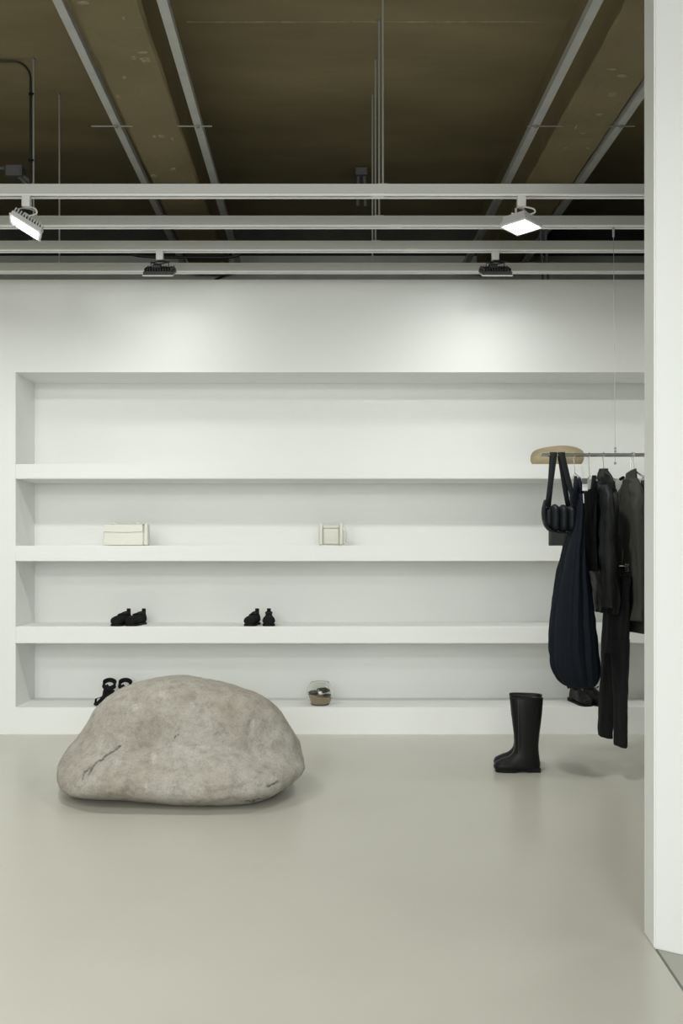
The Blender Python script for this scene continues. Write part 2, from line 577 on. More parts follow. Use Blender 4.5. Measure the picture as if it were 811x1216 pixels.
def track(i, Y, rods, lab):
    t = thing('lighting_track', lab, 'track', (0, Y, TZ0), 'pale lighting tracks across the ceiling')
    x0, x1 = SX0 + .35, SX1 - .3
    lip, slot = 0.013, 0.012
    prof = [(Y, TZ1), (Y + TD, TZ1), (Y + TD, TZ0), (Y + TD - lip, TZ0), (Y + TD - lip, TZ0 + slot), (Y + lip, TZ0 + slot), (Y + lip, TZ0), (Y, TZ0)]
    rs = [[(x, y, z) for y, z in prof] for x in (x0, x1)]
    n = len(prof)
    mb = MB()
    mb.add([p for r in rs for p in r], [(k, (k + 1) % n, n + (k + 1) % n, n + k) for k in range(n)] + [tuple(range(n)), tuple(range(n, 2 * n))])
    body = mb.build('channel', 'track', t)
    MB().box((x0, Y + lip + .001, TZ0 + slot - .006), (x1, Y + TD - lip - .001, TZ0 + slot)).build('slot', 'box_grey', t)
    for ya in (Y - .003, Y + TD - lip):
        MB().box((x0 + .002, ya, TZ0 - .004), (x1 - .002, ya + lip + .003, TZ0 + .003)).build('lower_lip', 'track_lip_glint', t)
    for x in rods:
        r = MB().tube([(x, Y + TD / 2, TZ1 - .01), (x, Y + TD / 2, CEIL_Z)], 0.0052, 8).build('suspension_rod', 'rod', t)
        MB().box((x - .025, Y + TD / 2 - .012, TZ1), (x + .025, Y + TD / 2 + .012, TZ1 + .006)).build('rod_plate', 'rod', r)
        MB().tube([(x, Y + TD / 2, CEIL_Z - .010), (x, Y + TD / 2, CEIL_Z)], .010, 10).build('ceiling_socket', 'rod_dark', r)
    MB().box((-.055, Y - .0015, TZ0 - .002), (.005, Y + TD, TZ0 + .006)).xf(Matrix.Translation((.3 + .12 * i, 0, 0))).build('joint_cover', 'lamp_white', t)
    return t


track(0, TRACK_Y[0], (0.298, 2.24), 'pale aluminium lighting track nearest the viewer, the highest in view')
track(1, TRACK_Y[1], (0.306, 2.24), 'second pale lighting track from the front, the cable of the clothes rail hangs from it')
track(2, TRACK_Y[2], (-1.655, 0.309, 2.24), 'third pale lighting track from the front, carrying two dark wall washers')
track(3, TRACK_Y[3], (-1.62, 0.3135, 2.24), 'rearmost pale lighting track, just in front of the white partition')


# ------------------------------------------------------------------ track lamps
def lamp(x, Y, drop, R, lab, dark, size=0.17, twist=0.0):
    """Square flood lamp on a track: adapter, bracket, finned head with its lens."""
    yc = Y + TD / 2
    t = thing('track_floodlight', lab, 'lamp', (x, yc, TZ0 + .002), 'flood lamps clipped to the tracks')
    MB().rbox((x - .02, yc - .017, TZ0 - .055), (x + .02, yc + .017, TZ0 + .008), .003, 2).build('adapter', 'lamp_white', t, True, angle=40)
    hm = 'lamp_dark' if dark else 'lamp_pale'
    fh = .024 if dark else .032
    pv = Vector((x, yc, TZ0 - drop))
    h = size / 2
    Rz = Matrix.Rotation(twist, 3, 'Z')
    top = Vector((x, yc, TZ0 - .06))
    br = MB()
    e0 = pv + Rz @ Vector((-h - .008, 0, 0))
    e1 = pv + Rz @ Vector((h + .008, 0, 0))
    u = Vector((0, 0, TZ0 - .07 - pv.z))
    e0i, e1i = Rz @ Vector((-h * .62, 0, 0)), Rz @ Vector((h * .62, 0, 0))
    br.ribbon([pv + e0i, pv + e0i + u, top + e0i * .3, top + e1i * .3, pv + e1i + u, pv + e1i], .012, .003, Rz @ Vector((0, 1, 0)))
    br.tube([top, top + Vector((0, 0, .012))], .012, 10)
    br.build('bracket', hm, t)
    R = R @ Rz
    hd = MB().box((-h, -h, -.012), (h, h, .010), R, pv).build('head', hm, t, bevel=.003)
    fn = MB()
    for k in range(11):
        fx = -h * .9 + h * 1.8 * k / 10
        fn.box((fx - .0025, -h * .85, .008), (fx + .0025, h * .85, fh), R, pv)
    fn.build('fins', hm, hd)
    MB().box((-h * .86, -h * .86, -.0145), (h * .86, h * .86, -.0115), R, pv).build('lens', 'lens', hd)
    rim = MB()
    for s in (-1, 1):
        rim.box((s * h - .004, -h - .003, -.016), (s * h + .004, h + .003, -.009), R, pv)
        rim.box((-h - .003, s * h - .004, -.016), (h + .003, s * h + .004, -.009), R, pv)
    rim.build('rim', 'lamp_white', hd)
    dv = MB().box((-h * .45, -.02, fh - .002), (h * .1, .03, fh + .014), R, pv).build('driver_box', hm, hd)
    w = [top + Vector((.0, 0, .01)), top + Vector((.05, -.03, -.012)), pv + Vector((.055, -.03, .045)), pv + Vector((0, -.025, .035)),
         pv + Vector((-.05, -.01, .05))]
    MB().tube(crom([list(p) for p in w], 24), .004, 6).build('cable', 'black_cable' if dark else 'lamp_white', t)
    # knob at the bracket's pivot
    MB().tube([pv + e0i * 1.0 + Vector((-.016, 0, 0)), pv + e0i], .011, 10).build('knob', hm, t)
    return t


RX = lambda d: Matrix.Rotation(math.radians(d), 3, 'X')
RY = lambda d: Matrix.Rotation(math.radians(d), 3, 'Y')
lamp(-1.437, TRACK_Y[0], 0.142, RX(-6) @ RY(28), 'lit white flood lamp tilted on the front track at the left', False, 0.155, math.radians(20))
lamp(0.972, TRACK_Y[0], 0.137, RX(-2) @ RY(2), 'lit white flood lamp on the front track above the boots', False, 0.145, math.radians(43))
lamp(-0.93, TRACK_Y[2], 0.118, RX(24), 'dark finned wall washer on the third track, the left one of two', True, 0.165)
lamp(0.997, TRACK_Y[2], 0.118, RX(24), 'dark finned wall washer on the third track, the right one of two', True, 0.165)

# ------------------------------------------------------------------ metal channels along the beams
HR = HB - CAMZ - 0.02


def channel(ratio, w, lab, ys):
    xc = ratio * HR
    t = thing('metal_channel', lab, 'channel', (xc, 5, HR + CAMZ), 'galvanised channels beside the beams')
    x0, x1, z0 = xc - w / 2, xc + w / 2, HR + CAMZ
    y0, y1 = ys, SY1 - .3
    prof = [(x0, z0 + .04), (x0, z0), (x1, z0), (x1, z0 + .04), (x1 - .003, z0 + .04), (x1 - .003, z0 + .003), (x0 + .003, z0 + .003), (x0 + .003, z0 + .04)]
    n = len(prof)
    MB().add([(x, y, z) for y in (y0, y1) for x, z in prof], [(k, (k + 1) % n, n + (k + 1) % n, n + k) for k in range(n)] +
             [tuple(range(n)), tuple(range(n, 2 * n))]).build('tray', 'galv', t)
    return t, xc, z0


HY = HR * F / (CY - 149)                      # depth of the cross rods
for ratio, w, lab, xe in ((-.4766, .040, 'galvanised channel left of the left ceiling beam', (-.535, -.44)),
                          (-.288, .044, 'galvanised channel right of the left ceiling beam', (-.255, -.335)),
                          (.498, .044, 'galvanised channel left of the right ceiling beam', (.478, .56)),
                          (.695, .044, 'galvanised channel right of the right ceiling beam', (.727, .668))):
    t, xc, z0 = channel(ratio, w, lab, SY0 + .2 if ratio < 0 else 3.05)
    for yy in (HY, HY - 1.6):
        MB().tube([(xe[0] * HR, yy, z0 - .004), (xe[1] * HR, yy, z0 - .004)], .004, 8) \
            .tube([(xc, yy, z0 - .012), (xc, yy, z0)], .01, 6).build('cross_rod', 'rod_dark', t)

# ------------------------------------------------------------------ cables and boxes overhead
yk = TRACK_Y[2] + TD / 2
xk = -1.672
pts = [(SX0 + .1, yk - .03, CEIL_Z - .012), (-3.0, yk - .02, CEIL_Z - .012), (-1.83, yk, CEIL_Z - .014)]
for k in range(9):
    a = PI / 2 * k / 8
    pts.append((xk - .10 + .10 * math.sin(a), yk, CEIL_Z - .014 - .10 + .10 * math.cos(a)))
pts += [(xk, yk, 3.4), (xk - .004, yk, TZ1 + .02), (xk + .02, yk, TZ1)]
t = thing('power_cable', 'black power cable bent down along a thin rod at the left', 'cable', (xk, yk, TZ1))
MB().tube(pts, .007, 8).build('cable', 'black_cable', t)
for z in (3.80, 3.42, 3.1):
    MB().tube([(xk + .005, yk, z - .004), (xk + .005, yk, z + .004)], .017, 10).build('cable_tie', 'sole_black', t)


def jbox(px0, px1, py0, py1, Y, lab, legs):
    a, c = at(px0, py0, Y), at(px1, py1, Y)
    t = thing('junction_box', lab, 'box', ((a.x + c.x) / 2, Y, c.z))
    MB().rbox((a.x, Y, c.z), (c.x, Y + .09, a.z), .006, 2).build('housing', 'box_grey', t)
    MB().rbox((a.x + .01, Y - .008, c.z + .008), (c.x - .01, Y, a.z - .008), .003, 2).build('cover', 'box_grey', t)
    for path in legs:
        MB().tube(crom([list(at(x, y, Y + .045)) for x, y in path], 14), .013, 8).build('conduit', 'box_grey', t)
    return t


jbox(422, 436, 198, 207, 6.75, 'small grey junction box with two conduits under the dark slab',
     [[(426, 206), (425.5, 215), (425, 226), (425, 245)], [(432, 206), (433, 215), (433, 226), (434, 245)]])
jbox(6, 26, 195, 208, 6.4, 'grey junction box with conduits in the upper left ceiling dark',
     [[(6, 200), (-4, 199.5), (-15, 199), (-30, 199)], [(24, 206), (30, 211), (36, 217), (44, 232)], [(19, 207), (26, 213), (31, 219), (38, 234)]])
# loose cables behind the tracks
for pts, r, lab in (([(-20, 302, 6.6), (46, 299, 6.6), (75, 301, 6.6), (110, 300, 6.6), (150, 300, 6.6), (162, 303, 6.6), (185, 305, 6.6), (240, 305.5, 6.6), (275, 305, 6.6), (286, 299, 6.6), (292, 286, 6.6)],
                     .012, 'loose black cable sagging behind the third track at the left'),
                    ([(205, 343.5, 6.2), (228, 343.0, 6.2), (245, 338, 6.15), (258, 331, 6.05), (270, 327, 5.95), (283, 324, 5.85), (300, 319, 5.745)], .008,
                     'short dark cable rising just over the partition top')):
    o = MB().tube(crom([list(at(*p)) for p in pts], 50), r, 8).build('loose_cable', 'black_cable', loc=at(*pts[0]))
    tag(o, lab, 'cable')
for x, side in ((645, 'left'), (651, 'right')):
    q = at(x, 345, 6.6)
    o = MB().tube([(q.x, q.y, 0), q, at(x - 1, 312, 6.6), at(x - 3, 290, 6.6), (at(x - 3, 290, 6.6).x, 6.6, CEIL_Z)], .009, 8).build('pipe', 'box_grey', loc=(q.x, q.y, 0))
    tag(o, side + ' one of the two thin dark upright pipes behind the partition top', 'pipe', 'pipes behind the partition')

# ------------------------------------------------------------------ the boulder
OUT = [(196.5, 805.5), (174, 808.5), (152, 815), (134, 824), (116.6, 838), (103, 859), (92, 876), (79, 891), (70.5, 906), (68, 922), (73, 937),
       (87, 946), (114, 949), (139, 949.5), (165, 951.5), (196, 955), (228, 956.5), (255, 956.5), (281, 955.5), (308, 951), (330, 941), (347, 929),
       (360, 916), (360.5, 904), (357, 890), (353, 877), (343, 861), (330, 842), (312, 827), (290, 818.5), (258.6, 811), (227.6, 806.5)]
BC = at(210, 884, 4.66)
N1, N2 = 460, 240
loop = crom([list(p) for p in OUT] + [list(OUT[0])], N1 + 1)[:-1]


def sil(x, y):
    s = max(0.0, min(1.0, (y - 890) / 66))
    Y = 4.66 - 0.365 * s * s * (3 - 2 * s) - .0 * s
    p = at(x, y, Y)
    return p


SIL = [sil(*p) for p in loop]
to_cam = (Vector((0, 0, CAMZ)) - BC).normalized()
crackA = [at(x, y, 4.3) for x, y in ((143, 885), (135, 892), (128, 896), (120, 902), (112, 908), (107, 918))]
crackA = [(143, 885.5), (137, 890), (131, 894), (126, 897), (119, 903), (113, 906.5), (108, 914), (105, 921)]
crackA2 = [(107, 912), (100, 917), (98, 924)]
crackB = [(292, 952), (305, 950), (318, 946)]
crackC = [(318, 933), (326, 931), (331, 928)]
crackD = [(205, 878), (212, 872)]
chips = [(183, 899, 4, 10), (174, 935, 3, 7), (192, 824, 5, 4), (326, 925, 6, 4), (300, 860, 4, 8), (160, 840, 5, 5), (228, 838, 4, 6), (140, 905, 8, 5)]


def pxof(p):
    return (CX + p.x * F / p.y, CY - (p.z - CAMZ) * F / p.y)


def segd(px, py, line):
    best = 1e9
    for (ax, ay), (bx, by) in zip(line, line[1:]):
        dx, dy = bx - ax, by - ay
        u = max(0, min(1, ((px - ax) * dx + (py - ay) * dy) / (dx * dx + dy * dy)))
        best = min(best, math.hypot(px - ax - u * dx, py - ay - u * dy))
    return best


rs, crack, chip = [], [], []
for i in range(N2 + 1):
    ph = -PI / 2 * .985 + PI * .985 * i / N2   # -90 front .. +90 back
    c, s = math.cos(ph), math.sin(ph)
    ring = []
    for k in range(N1):
        d = SIL[k] - BC
        if ph <= 0:
            cc = c ** 0.72
            p = BC + d * cc + to_cam * (-s) * 0.36
            # the crown leans back, the lower front comes forward
        else:
            cc = c ** 0.6
            p = BC + d * cc - Vector((to_cam.x, to_cam.y, 0)).normalized() * s * 0.43
            p.z -= 0.55 * s * max(0.0, 0.32 - p.z)
            if p.z < 0.02 * s:
                p.z = max(p.z, 0.0)
        nn = noise.fractal(p * 2.3 + Vector((3, 1, 7)), 1.0, 2.0, 3) * 0.022 * (1 - .65 * c ** 4 if ph > -.9 else 1)
        n2 = noise.fractal(p * 11 + Vector((1, 5, 2)), 0.9, 2.0, 4) * 0.0055
        dirv = (p - BC).normalized()
        edge = min(1.0, abs(s) * 2.2)
        p = p + dirv * (nn * edge + n2)
        if ph < 0.1:
            x, y = pxof(p)
            w = 0.0
            for ln, wid, dep in ((crackA, 1.3, .010), (crackA2, .9, .006), (crackB, .9, .005), (crackC, 1.4, .010), (crackD, .8, .003)):
                jit = 2.4 * noise.noise(Vector((x * .22, y * .22, 0)))
                dd = abs(segd(x, y + jit, ln))
                if dd < wid * 2:
                    f = max(0, 1 - dd / (wid * 1.5)) * (0.55 + .45 * noise.noise(Vector((x * .3, y * .3, 4))))
                    w = max(w, f)
                    p = p - dirv * dep * f
            crack.append(max(0, min(.95, w * 1.5)))
            ch = 0.0
            for ax, ay, rx, ry in chips:
                q = ((x - ax) / rx) ** 2 + ((y - ay) / ry) ** 2
                if q < 1.5:
                    ch = max(ch, max(0, 1 - q) * .6 * (0.5 + noise.noise(Vector((x * .5, y * .5, 1)))))
            chip.append(max(0, min(.6, ch)))
            # ledge across the lower right face
            dl = (y - (945 - (x - 240) * .22))
            if 235 < x < 310 and abs(dl) < 14:
                fall = math.sin(PI * (x - 235) / 75)
                p = p - to_cam * 0.010 * fall * math.exp(-(dl / 5) ** 2)
        else:
            crack.append(0.0)
            chip.append(0.0)
        p.z = max(p.z, 0.0)
        ring.append(p)
    rs.append(ring)
mb = MB().rings(rs)
bo = mb.build('boulder', 'boulder', smooth=True, loc=(BC.x, BC.y, 0))
crack += [0, 0]
chip += [0, 0]
for nm, data in (('crack', crack), ('chip', chip)):
    a = bo.data.attributes.new(nm, 'FLOAT', 'POINT')
    a.data.foreach_set('value', data)
tag(bo, 'huge pale grey boulder resting on the beige floor', 'boulder')


# ------------------------------------------------------------------ cloth lofts
def cloth(rows, Yc, n_rows=46, n=72, amp=0.05, waves=((5, .3), (9, 1.7), (14, .9)), drift=1.5, seed=0.0, amin=.02, wrinkle=.004, hem=0.0):
    """Hanging cloth as stacked closed sections. rows: (y_px, x_left_px, x_right_px, half extent in depth, shift in depth)."""
    mb = MB()
    R = []
    for (y, xl, xr, hb, sh) in crom(rows, n_rows):
        Yr = Yc + sh
        z = CAMZ + (CY - y) * Yr / F
        X0, X1 = (xl - CX) * Yr / F, (xr - CX) * Yr / F
        R.append((z, (X0 + X1) / 2, (X1 - X0) / 2, hb, Yr))
    rs = []
    z0, z1 = R[0][0], R[-1][0]
    for i, (z, cx, app, hb, Yr) in enumerate(R):
        tt = (z0 - z) / max(1e-6, z0 - z1)
        tan = cx / Yr
        a = math.sqrt(max(amin ** 2, app * app - (hb * tan) ** 2))
        ring = []
        for k in range(n):
            t = 2 * PI * k / n
            w = sum(math.sin(m * t + p + seed + drift * tt * (1 if m % 2 else -1)) / (1 + .35 * q) for q, (m, p) in enumerate(waves))
            f = 1 + amp * (0.25 + .75 * min(1, tt * 2.5)) * w
            ct, st = math.cos(t), math.sin(t)
            p = Vector((cx + a * ct * f, Yr + hb * st * (1 + (f - 1) * .5), z))
            p.x += wrinkle * noise.fractal(Vector((p.x * 14 + seed, p.y * 14, z * 9)), 1, 2, 3)
            if i == len(R) - 1 or i == len(R) - 2:
                p.z += hem * math.sin(7 * t + seed)
            ring.append(p)
        rs.append(ring)
    return mb.rings(rs)


RAIL_Z = CAMZ + (CY - 540.3) * RACK_Y / F
RAIL_R = 0.0095
rail_p = lambda x: at(x, 540.3, RACK_Y)

# ------------------------------------------------------------------ clothes rail hung on a cable
x0r, x1r = at(643, 0, RACK_Y).x, 2.75
t = thing('clothes_rail', 'chrome clothes rail hung from the ceiling on a thin wire', 'rail', (x0r, RACK_Y, RAIL_Z))
MB().tube([(x0r, RACK_Y, RAIL_Z), (x1r, RACK_Y, RAIL_Z)], RAIL_R, 16).build('rod', 'chrome', t, True, angle=40)
MB().tube([(x0r - .003, RACK_Y, RAIL_Z), (x0r, RACK_Y, RAIL_Z)], RAIL_R * 1.08, 16).build('end_cap', 'lamp_grey', t)
for xc in (at(730.5, 0, RACK_Y).x, 2.6):
    yw = TRACK_Y[1] + TD / 2
    w = MB().tube([(xc, RACK_Y, RAIL_Z - .05), (xc, RACK_Y, RAIL_Z + .05), (xc - .003, yw, TZ0)], .0012, 6).build('wire', 'rod', t)
    for dz in (.019, .035, -.044):
        MB().tube([(xc, RACK_Y, RAIL_Z + dz - .006), (xc, RACK_Y, RAIL_Z + dz + .006)], .006, 10).build('wire_grip', 'lamp_grey', w)
    MB().tube([(xc - .003, yw, TZ0 - .055), (xc - .003, yw, TZ0 - .05), (xc - .003, yw, TZ0)], [.003, .006, .007], 10).build('wire_holder', 'rod', w)


def hanger(px, lab, half=0.20, y_neck=560.0, drop=0.075, clips=False, foot=None, tilt=0.0, m='chrome', bar_z=None):
    """Wire hanger, its bar square to the rail."""
    x = at(px, 0, RACK_Y).x
    t = thing('clothes_hanger', lab, 'hanger', (x, RACK_Y, RAIL_Z), 'hangers on the clothes rail')
    zn = CAMZ + (CY - y_neck) * RACK_Y / F
    r = RAIL_R + .0035
    hk = MB()
    pts = []
    for k in range(13):
        a = math.radians(205 - 235 * k / 12)
        pts.append((x + tilt * .006 * k / 12, RACK_Y - r * math.cos(a) * 1.0, RAIL_Z + r * math.sin(a) + .0005))
    fx = at(foot[0], 0, RACK_Y).x if foot else x + .003
    pts += [(x, RACK_Y + r * .9, RAIL_Z - .012), (fx, RACK_Y + .002, zn + .01), (fx, RACK_Y, zn)]
    hk.tube(pts, .0024, 8).build('hook', m, t)
    if not clips:
        MB().tube([(fx, RACK_Y - half, zn - drop), (fx, RACK_Y - half * .9, zn - drop * .82), (fx, RACK_Y - .02, zn - .004), (fx, RACK_Y, zn),
                   (fx, RACK_Y + .02, zn - .004), (fx, RACK_Y + half * .9, zn - drop * .82), (fx, RACK_Y + half, zn - drop)], .0045, 8).build('shoulder_bar', m, t)
    else:
        MB().tube([(fx, RACK_Y - half, zn), (fx, RACK_Y + half, zn)], .003, 8).build('bar', m, t)
        for s in (-1, 1):
            yy = RACK_Y + s * half * .8
            MB().rbox((fx - .009, yy - .012, zn - .032), (fx - .002, yy + .012, zn + .01), .002, 1) \
                .rbox((fx + .002, yy - .012, zn - .032), (fx + .009, yy + .012, zn + .01), .002, 1) \
                .tube([(fx - .01, yy, zn), (fx + .01, yy, zn)], .004, 8).build('clip', m, t)
    return t


# ---- puffer bag
ZB = lambda y: CAMZ + (CY - y) * RACK_Y / F
XB = lambda x: (x - CX) * RACK_Y / F
t = thing('shoulder_bag', 'puffy quilted black shoulder bag hanging at the end of the clothes rail', 'bag', (XB(660), RACK_Y - .03, ZB(632)))
body = MB()
YBG = RACK_Y - .03
puffs = [(649, 602, 628, 5.0), (656.8, 599, 632.5, 6.2), (666.6, 599.5, 633.5, 6.4), (675.6, 601, 632.5, 5.6)]
for px, y0, y1, hw in puffs:
    rs = []
    for i in range(15):
        u = -1 + 2 * i / 14
        s = max(.08, (1 - abs(u) ** 5)) ** .5
        z = (ZB(y0) + ZB(y1)) / 2 - u * (ZB(y0) - ZB(y1)) / 2
        bulge = .052 if 650 < px < 682 else .038
        rs.append([(XB(px) + (hw * RACK_Y / F) * s * math.cos(a), YBG + bulge * s * math.sin(a), z + .003 * math.sin(9 * u)) for a in [2 * PI * k / 22 for k in range(22)]])
    MB().rings(rs).build('quilted_pad', 'puffer', t, True)
edge = crom([[646.5, 594], [643.8, 606], [644.6, 618], [648.5, 627], [655, 631.5], [666, 633], [674, 632.5], [680, 628], [682, 618], [682, 608], [680, 598]], 40)
MB().ribbon([(XB(x), YBG, ZB(y)) for x, y in edge], .075, .006, (0, 1, 0)).build('edge_band', 'strap_black', t, True)
for xe, xb, xt, s in ((646, 651.5, 657, -1), (679.5, 675, 666.5, 1)):
    pts = [Vector((XB(xe), YBG - .035, ZB(602)))]
    pts += [Vector((XB(xe + (xt - xe) * u ** .9), YBG - .035 + (RACK_Y - RAIL_R - .004 - YBG + .035) * u, ZB(602 + (541 - 602) * u))) for u in (.2, .4, .6, .8, .97)]
    for k in range(1, 8):
        a = PI - PI * k / 8
        pts.append(Vector((XB(xt), RACK_Y + (RAIL_R + .004) * math.cos(a), RAIL_Z + (RAIL_R + .004) * math.sin(a))))
    pts += [Vector((XB(xb + (xt - xb) * u ** .9), YBG + .035 + (RACK_Y + RAIL_R + .004 - YBG - .035) * u, ZB(602 + (541 - 602) * u))) for u in (.97, .8, .6, .4, .2)]
    pts.append(Vector((XB(xb), YBG + .035, ZB(602))))
    n = len(pts)
    ws = [.024 + .012 * math.sin(PI * i / (n - 1)) for i in range(n)]
    MB().ribbon(pts, ws, .005).build('strap', 'strap_black', t, True)

# ---- navy balloon dress
hanger(682, 'clear clip hanger holding the navy balloon dress', .10, 563, .03, m='chrome')
t = thing('dress', 'long navy sleeveless dress with a ballooning gathered hem', 'dress', (XB(683), RACK_Y, ZB(690)))
rows = [(588, 677, 693, .10, 0), (604, 675.5, 693.5, .115, 0), (622, 674, 694, .12, 0), (640, 670, 694, .125, 0), (662, 665, 696, .13, 0),
        (690, 659.5, 699, .14, 0), (718, 654.5, 702, .15, 0), (745, 651.5, 704.5, .16, 0), (768, 650.5, 706.5, .165, 0), (786, 652, 708, .165, 0),
        (799, 656, 708.5, .16, 0), (808, 661.5, 707.5, .14, 0), (813, 668, 705, .11, 0), (815, 674, 701, .07, 0)]
cloth(rows, RACK_Y, 64, 120, .085, ((3, .5), (8, 1.7), (13, .9), (19, .3)), .9, 1.3, wrinkle=.006, hem=.012).build('skirt', 'navy', t, True)
for xa, xb, sy in ((678, 679, -.075), (690.5, 689, .02)):
    yy = RACK_Y + sy
    MB().ribbon([(XB(xa), yy - .012, ZB(594)), (XB(xa + .4), yy - .008, ZB(580)), (XB(xb), yy, ZB(567)), (XB(xb + .6), yy + .012, ZB(572)),
                 (XB(xb + .8), yy + .02, ZB(594))], [.032, .022, .016, .02, .03], .006).build('shoulder_strap', 'navy', t, True)
MB().rbox((XB(683.2), RACK_Y - .135, ZB(585)), (XB(689.6), RACK_Y - .128, ZB(576.5)), .002, 1).build('price_tag', 'tag_white', t)
MB().rbox((XB(683.0), RACK_Y - .14, ZB(577)), (XB(688.4), RACK_Y - .124, ZB(570.5)), .002, 1).build('tag_holder', 'box_grey', t)
MB().ribbon([(XB(684.8), RACK_Y - .1235, ZB(588)), (XB(685.3), RACK_Y - .1255, ZB(599))], [.005, .003], .003).build('zip_pull', 'tag_white', t)
MB().ribbon([(XB(682.5), RACK_Y - .135, ZB(556)), (XB(685.5), RACK_Y - .132, ZB(573))], [.012, .014], .003).build('security_loop', 'clear', t)

# ---- black strappy top behind
hanger(699.5, 'thin chrome hanger with the black strappy top', .13, 566, .03)
t = thing('top', 'black strappy top squeezed between the navy dress and leather jacket', 'top', (XB(698), RACK_Y, ZB(680)))
rows = [(582, 691, 705, .12, .02), (600, 691, 706, .14, .02), (625, 691, 706, .14, .02), (650, 692.5, 706, .14, .02), (668, 693.5, 707, .14, .02), (678, 694, 707, .14, .02)]
cloth(rows, RACK_Y, 24, 60, .06, seed=2.2, amin=.015).build('body', 'cloth_black', t, True)
for sy, x0 in ((.12, 692), (-.1, 704)):
    yy = RACK_Y + sy
    MB().ribbon([(XB(x0) * (yy / RACK_Y), yy - .02, ZB(592)), (XB(x0 + 1.5) * (yy / RACK_Y), yy, ZB(567)), (XB(x0 + 2) * (yy / RACK_Y), yy + .02, ZB(592))], [.04, .022, .04], .006).build('strap', 'cloth_black', t, True)

# ---- black leather jacket
hanger(716.5, 'chrome hanger carrying the black hooded leather jacket', .19, 561, .06)
t = thing('leather_jacket', 'short black leather jacket with a dropped hood on the clothes rail', 'jacket', (XB(716), RACK_Y, ZB(727)))
rows = [(572, 708, 725, .07, 0), (580, 705, 728, .13, 0), (592, 703, 730.5, .18, 0), (612, 701, 732, .20, 0), (640, 699.5, 733, .205, 0),
        (670, 699.5, 734, .205, 0), (695, 703, 734.5, .20, 0), (716, 705, 734, .195, 0), (727, 705.5, 732.5, .18, 0)]
cloth(rows, RACK_Y, 50, 90, .055, seed=4.1, wrinkle=.012, amin=.04).build('body', 'jacket_black', t, True)
rows = [(576, 714, 726, .05, -.09), (590, 712.5, 728, .055, -.15), (615, 712, 729.5, .058, -.175), (645, 712, 730, .06, -.18), (675, 713, 731, .06, -.185),
        (700, 714, 731, .055, -.185), (722, 715, 730, .05, -.18)]
cloth(rows, RACK_Y, 40, 48, .07, ((4, 1), (7, .2)), 2.6, 3.3, wrinkle=.014, amin=.03).build('sleeve', 'jacket_black', t, True)
rows = [(576, 704, 714, .05, .10), (600, 701, 712, .055, .17), (645, 700.5, 711, .06, .185), (690, 704, 713, .055, .185), (712, 706, 714, .05, .18)]
cloth(rows, RACK_Y, 34, 40, .07, ((4, 1), (7, .2)), 2.6, 6.3, wrinkle=.012, amin=.03).build('sleeve', 'jacket_black', t, True)
rows = [(556.5, 714.5, 718.5, .012, -.03), (561, 711, 721, .04, -.03), (567, 708.3, 724, .07, -.03), (573, 708.5, 727, .085, -.03), (579, 711, 730, .08, -.04), (583.5, 720, 731, .05, -.05)]
cloth(rows, RACK_Y, 26, 48, .08, ((3, .4), (5, 1.2)), 1.5, 5.5, wrinkle=.012, amin=.025).build('hood', 'jacket_black', t, True)
rows = [(559, 716.5, 720, .015, -.10), (565, 718.5, 725, .03, -.12), (572, 719.5, 728.5, .04, -.13), (579, 721, 731, .042, -.13), (583, 724, 731.5, .035, -.13), (585.5, 728, 731, .012, -.13)]
cloth(rows, RACK_Y, 26, 40, .10, ((3, .9), (5, .2)), 1.2, 1.5, wrinkle=.014, amin=.012).build('hood_flap', 'jacket_black', t, True)


# ---- black trousers on a clip hanger
hanger(750.5, 'silver clip hanger holding the long black trousers by the waist', .10, 672, clips=True, foot=(739, 0))
t = thing('trousers', 'long black trousers clipped by the waist, nearly reaching the floor', 'trousers', (XB(728), RACK_Y, ZB(885)))
rows = [(684, 726, 748, .15, 0), (700, 720, 748, .16, 0), (725, 716.5, 747.5, .17, 0), (760, 714.5, 747, .165, 0), (775, 714, 746.5, .15, 0)]
cloth(rows, RACK_Y, 24, 70, .05, seed=.7, amin=.035).build('waist', 'trouser_black', t, True)
rows = [(758, 714.5, 732, .085, .075), (790, 713, 731, .088, .08), (820, 711.5, 730, .09, .085), (850, 710, 729, .09, .09), (866, 709.3, 727.5, .088, .09), (874, 711, 726.5, .082, .09)]
cloth(rows, RACK_Y, 36, 50, .06, ((4, .2), (7, 1.1)), .8, 1.1, amin=.03).build('trouser_leg', 'trouser_black', t, True)
rows = [(758, 725, 747.5, .085, -.075), (790, 726, 746.5, .086, -.08), (820, 727, 745.5, .086, -.085), (850, 729, 743.5, .085, -.09), (876, 730.5, 742.8, .082, -.09), (885, 731, 742.5, .08, -.09)]
cloth(rows, RACK_Y, 36, 50, .06, ((4, 1.2), (7, 2.1)), .8, 2.6, amin=.025).build('trouser_leg', 'trouser_black', t, True)

# ---- olive grey overshirt
hanger(752.5, 'chrome hanger carrying the olive grey overshirt', .20, 559, .07)
t = thing('overshirt', 'olive grey collared overshirt hanging beside the leather jacket', 'shirt', (XB(749), RACK_Y, ZB(750)))
rows = [(569, 740, 757, .07, 0), (577, 737.5, 761, .13, 0), (590, 734.5, 763.5, .18, 0), (610, 732.5, 764.5, .205, 0), (640, 732, 764, .21, 0), (680, 735, 763.5, .205, 0),
        (715, 741, 763, .20, 0), (740, 745.5, 762.5, .195, 0), (750, 747, 762, .19, 0)]
cloth(rows, RACK_Y, 52, 90, .06, seed=8.2, wrinkle=.008, amin=.03).build('body', 'olive_cloth', t, True)
rows = [(574, 747, 760, .05, -.09), (590, 747, 764, .055, -.155), (620, 748, 766, .055, -.18), (660, 749, 766, .055, -.185), (700, 750, 765, .052, -.19), (737, 751, 764, .05, -.19)]
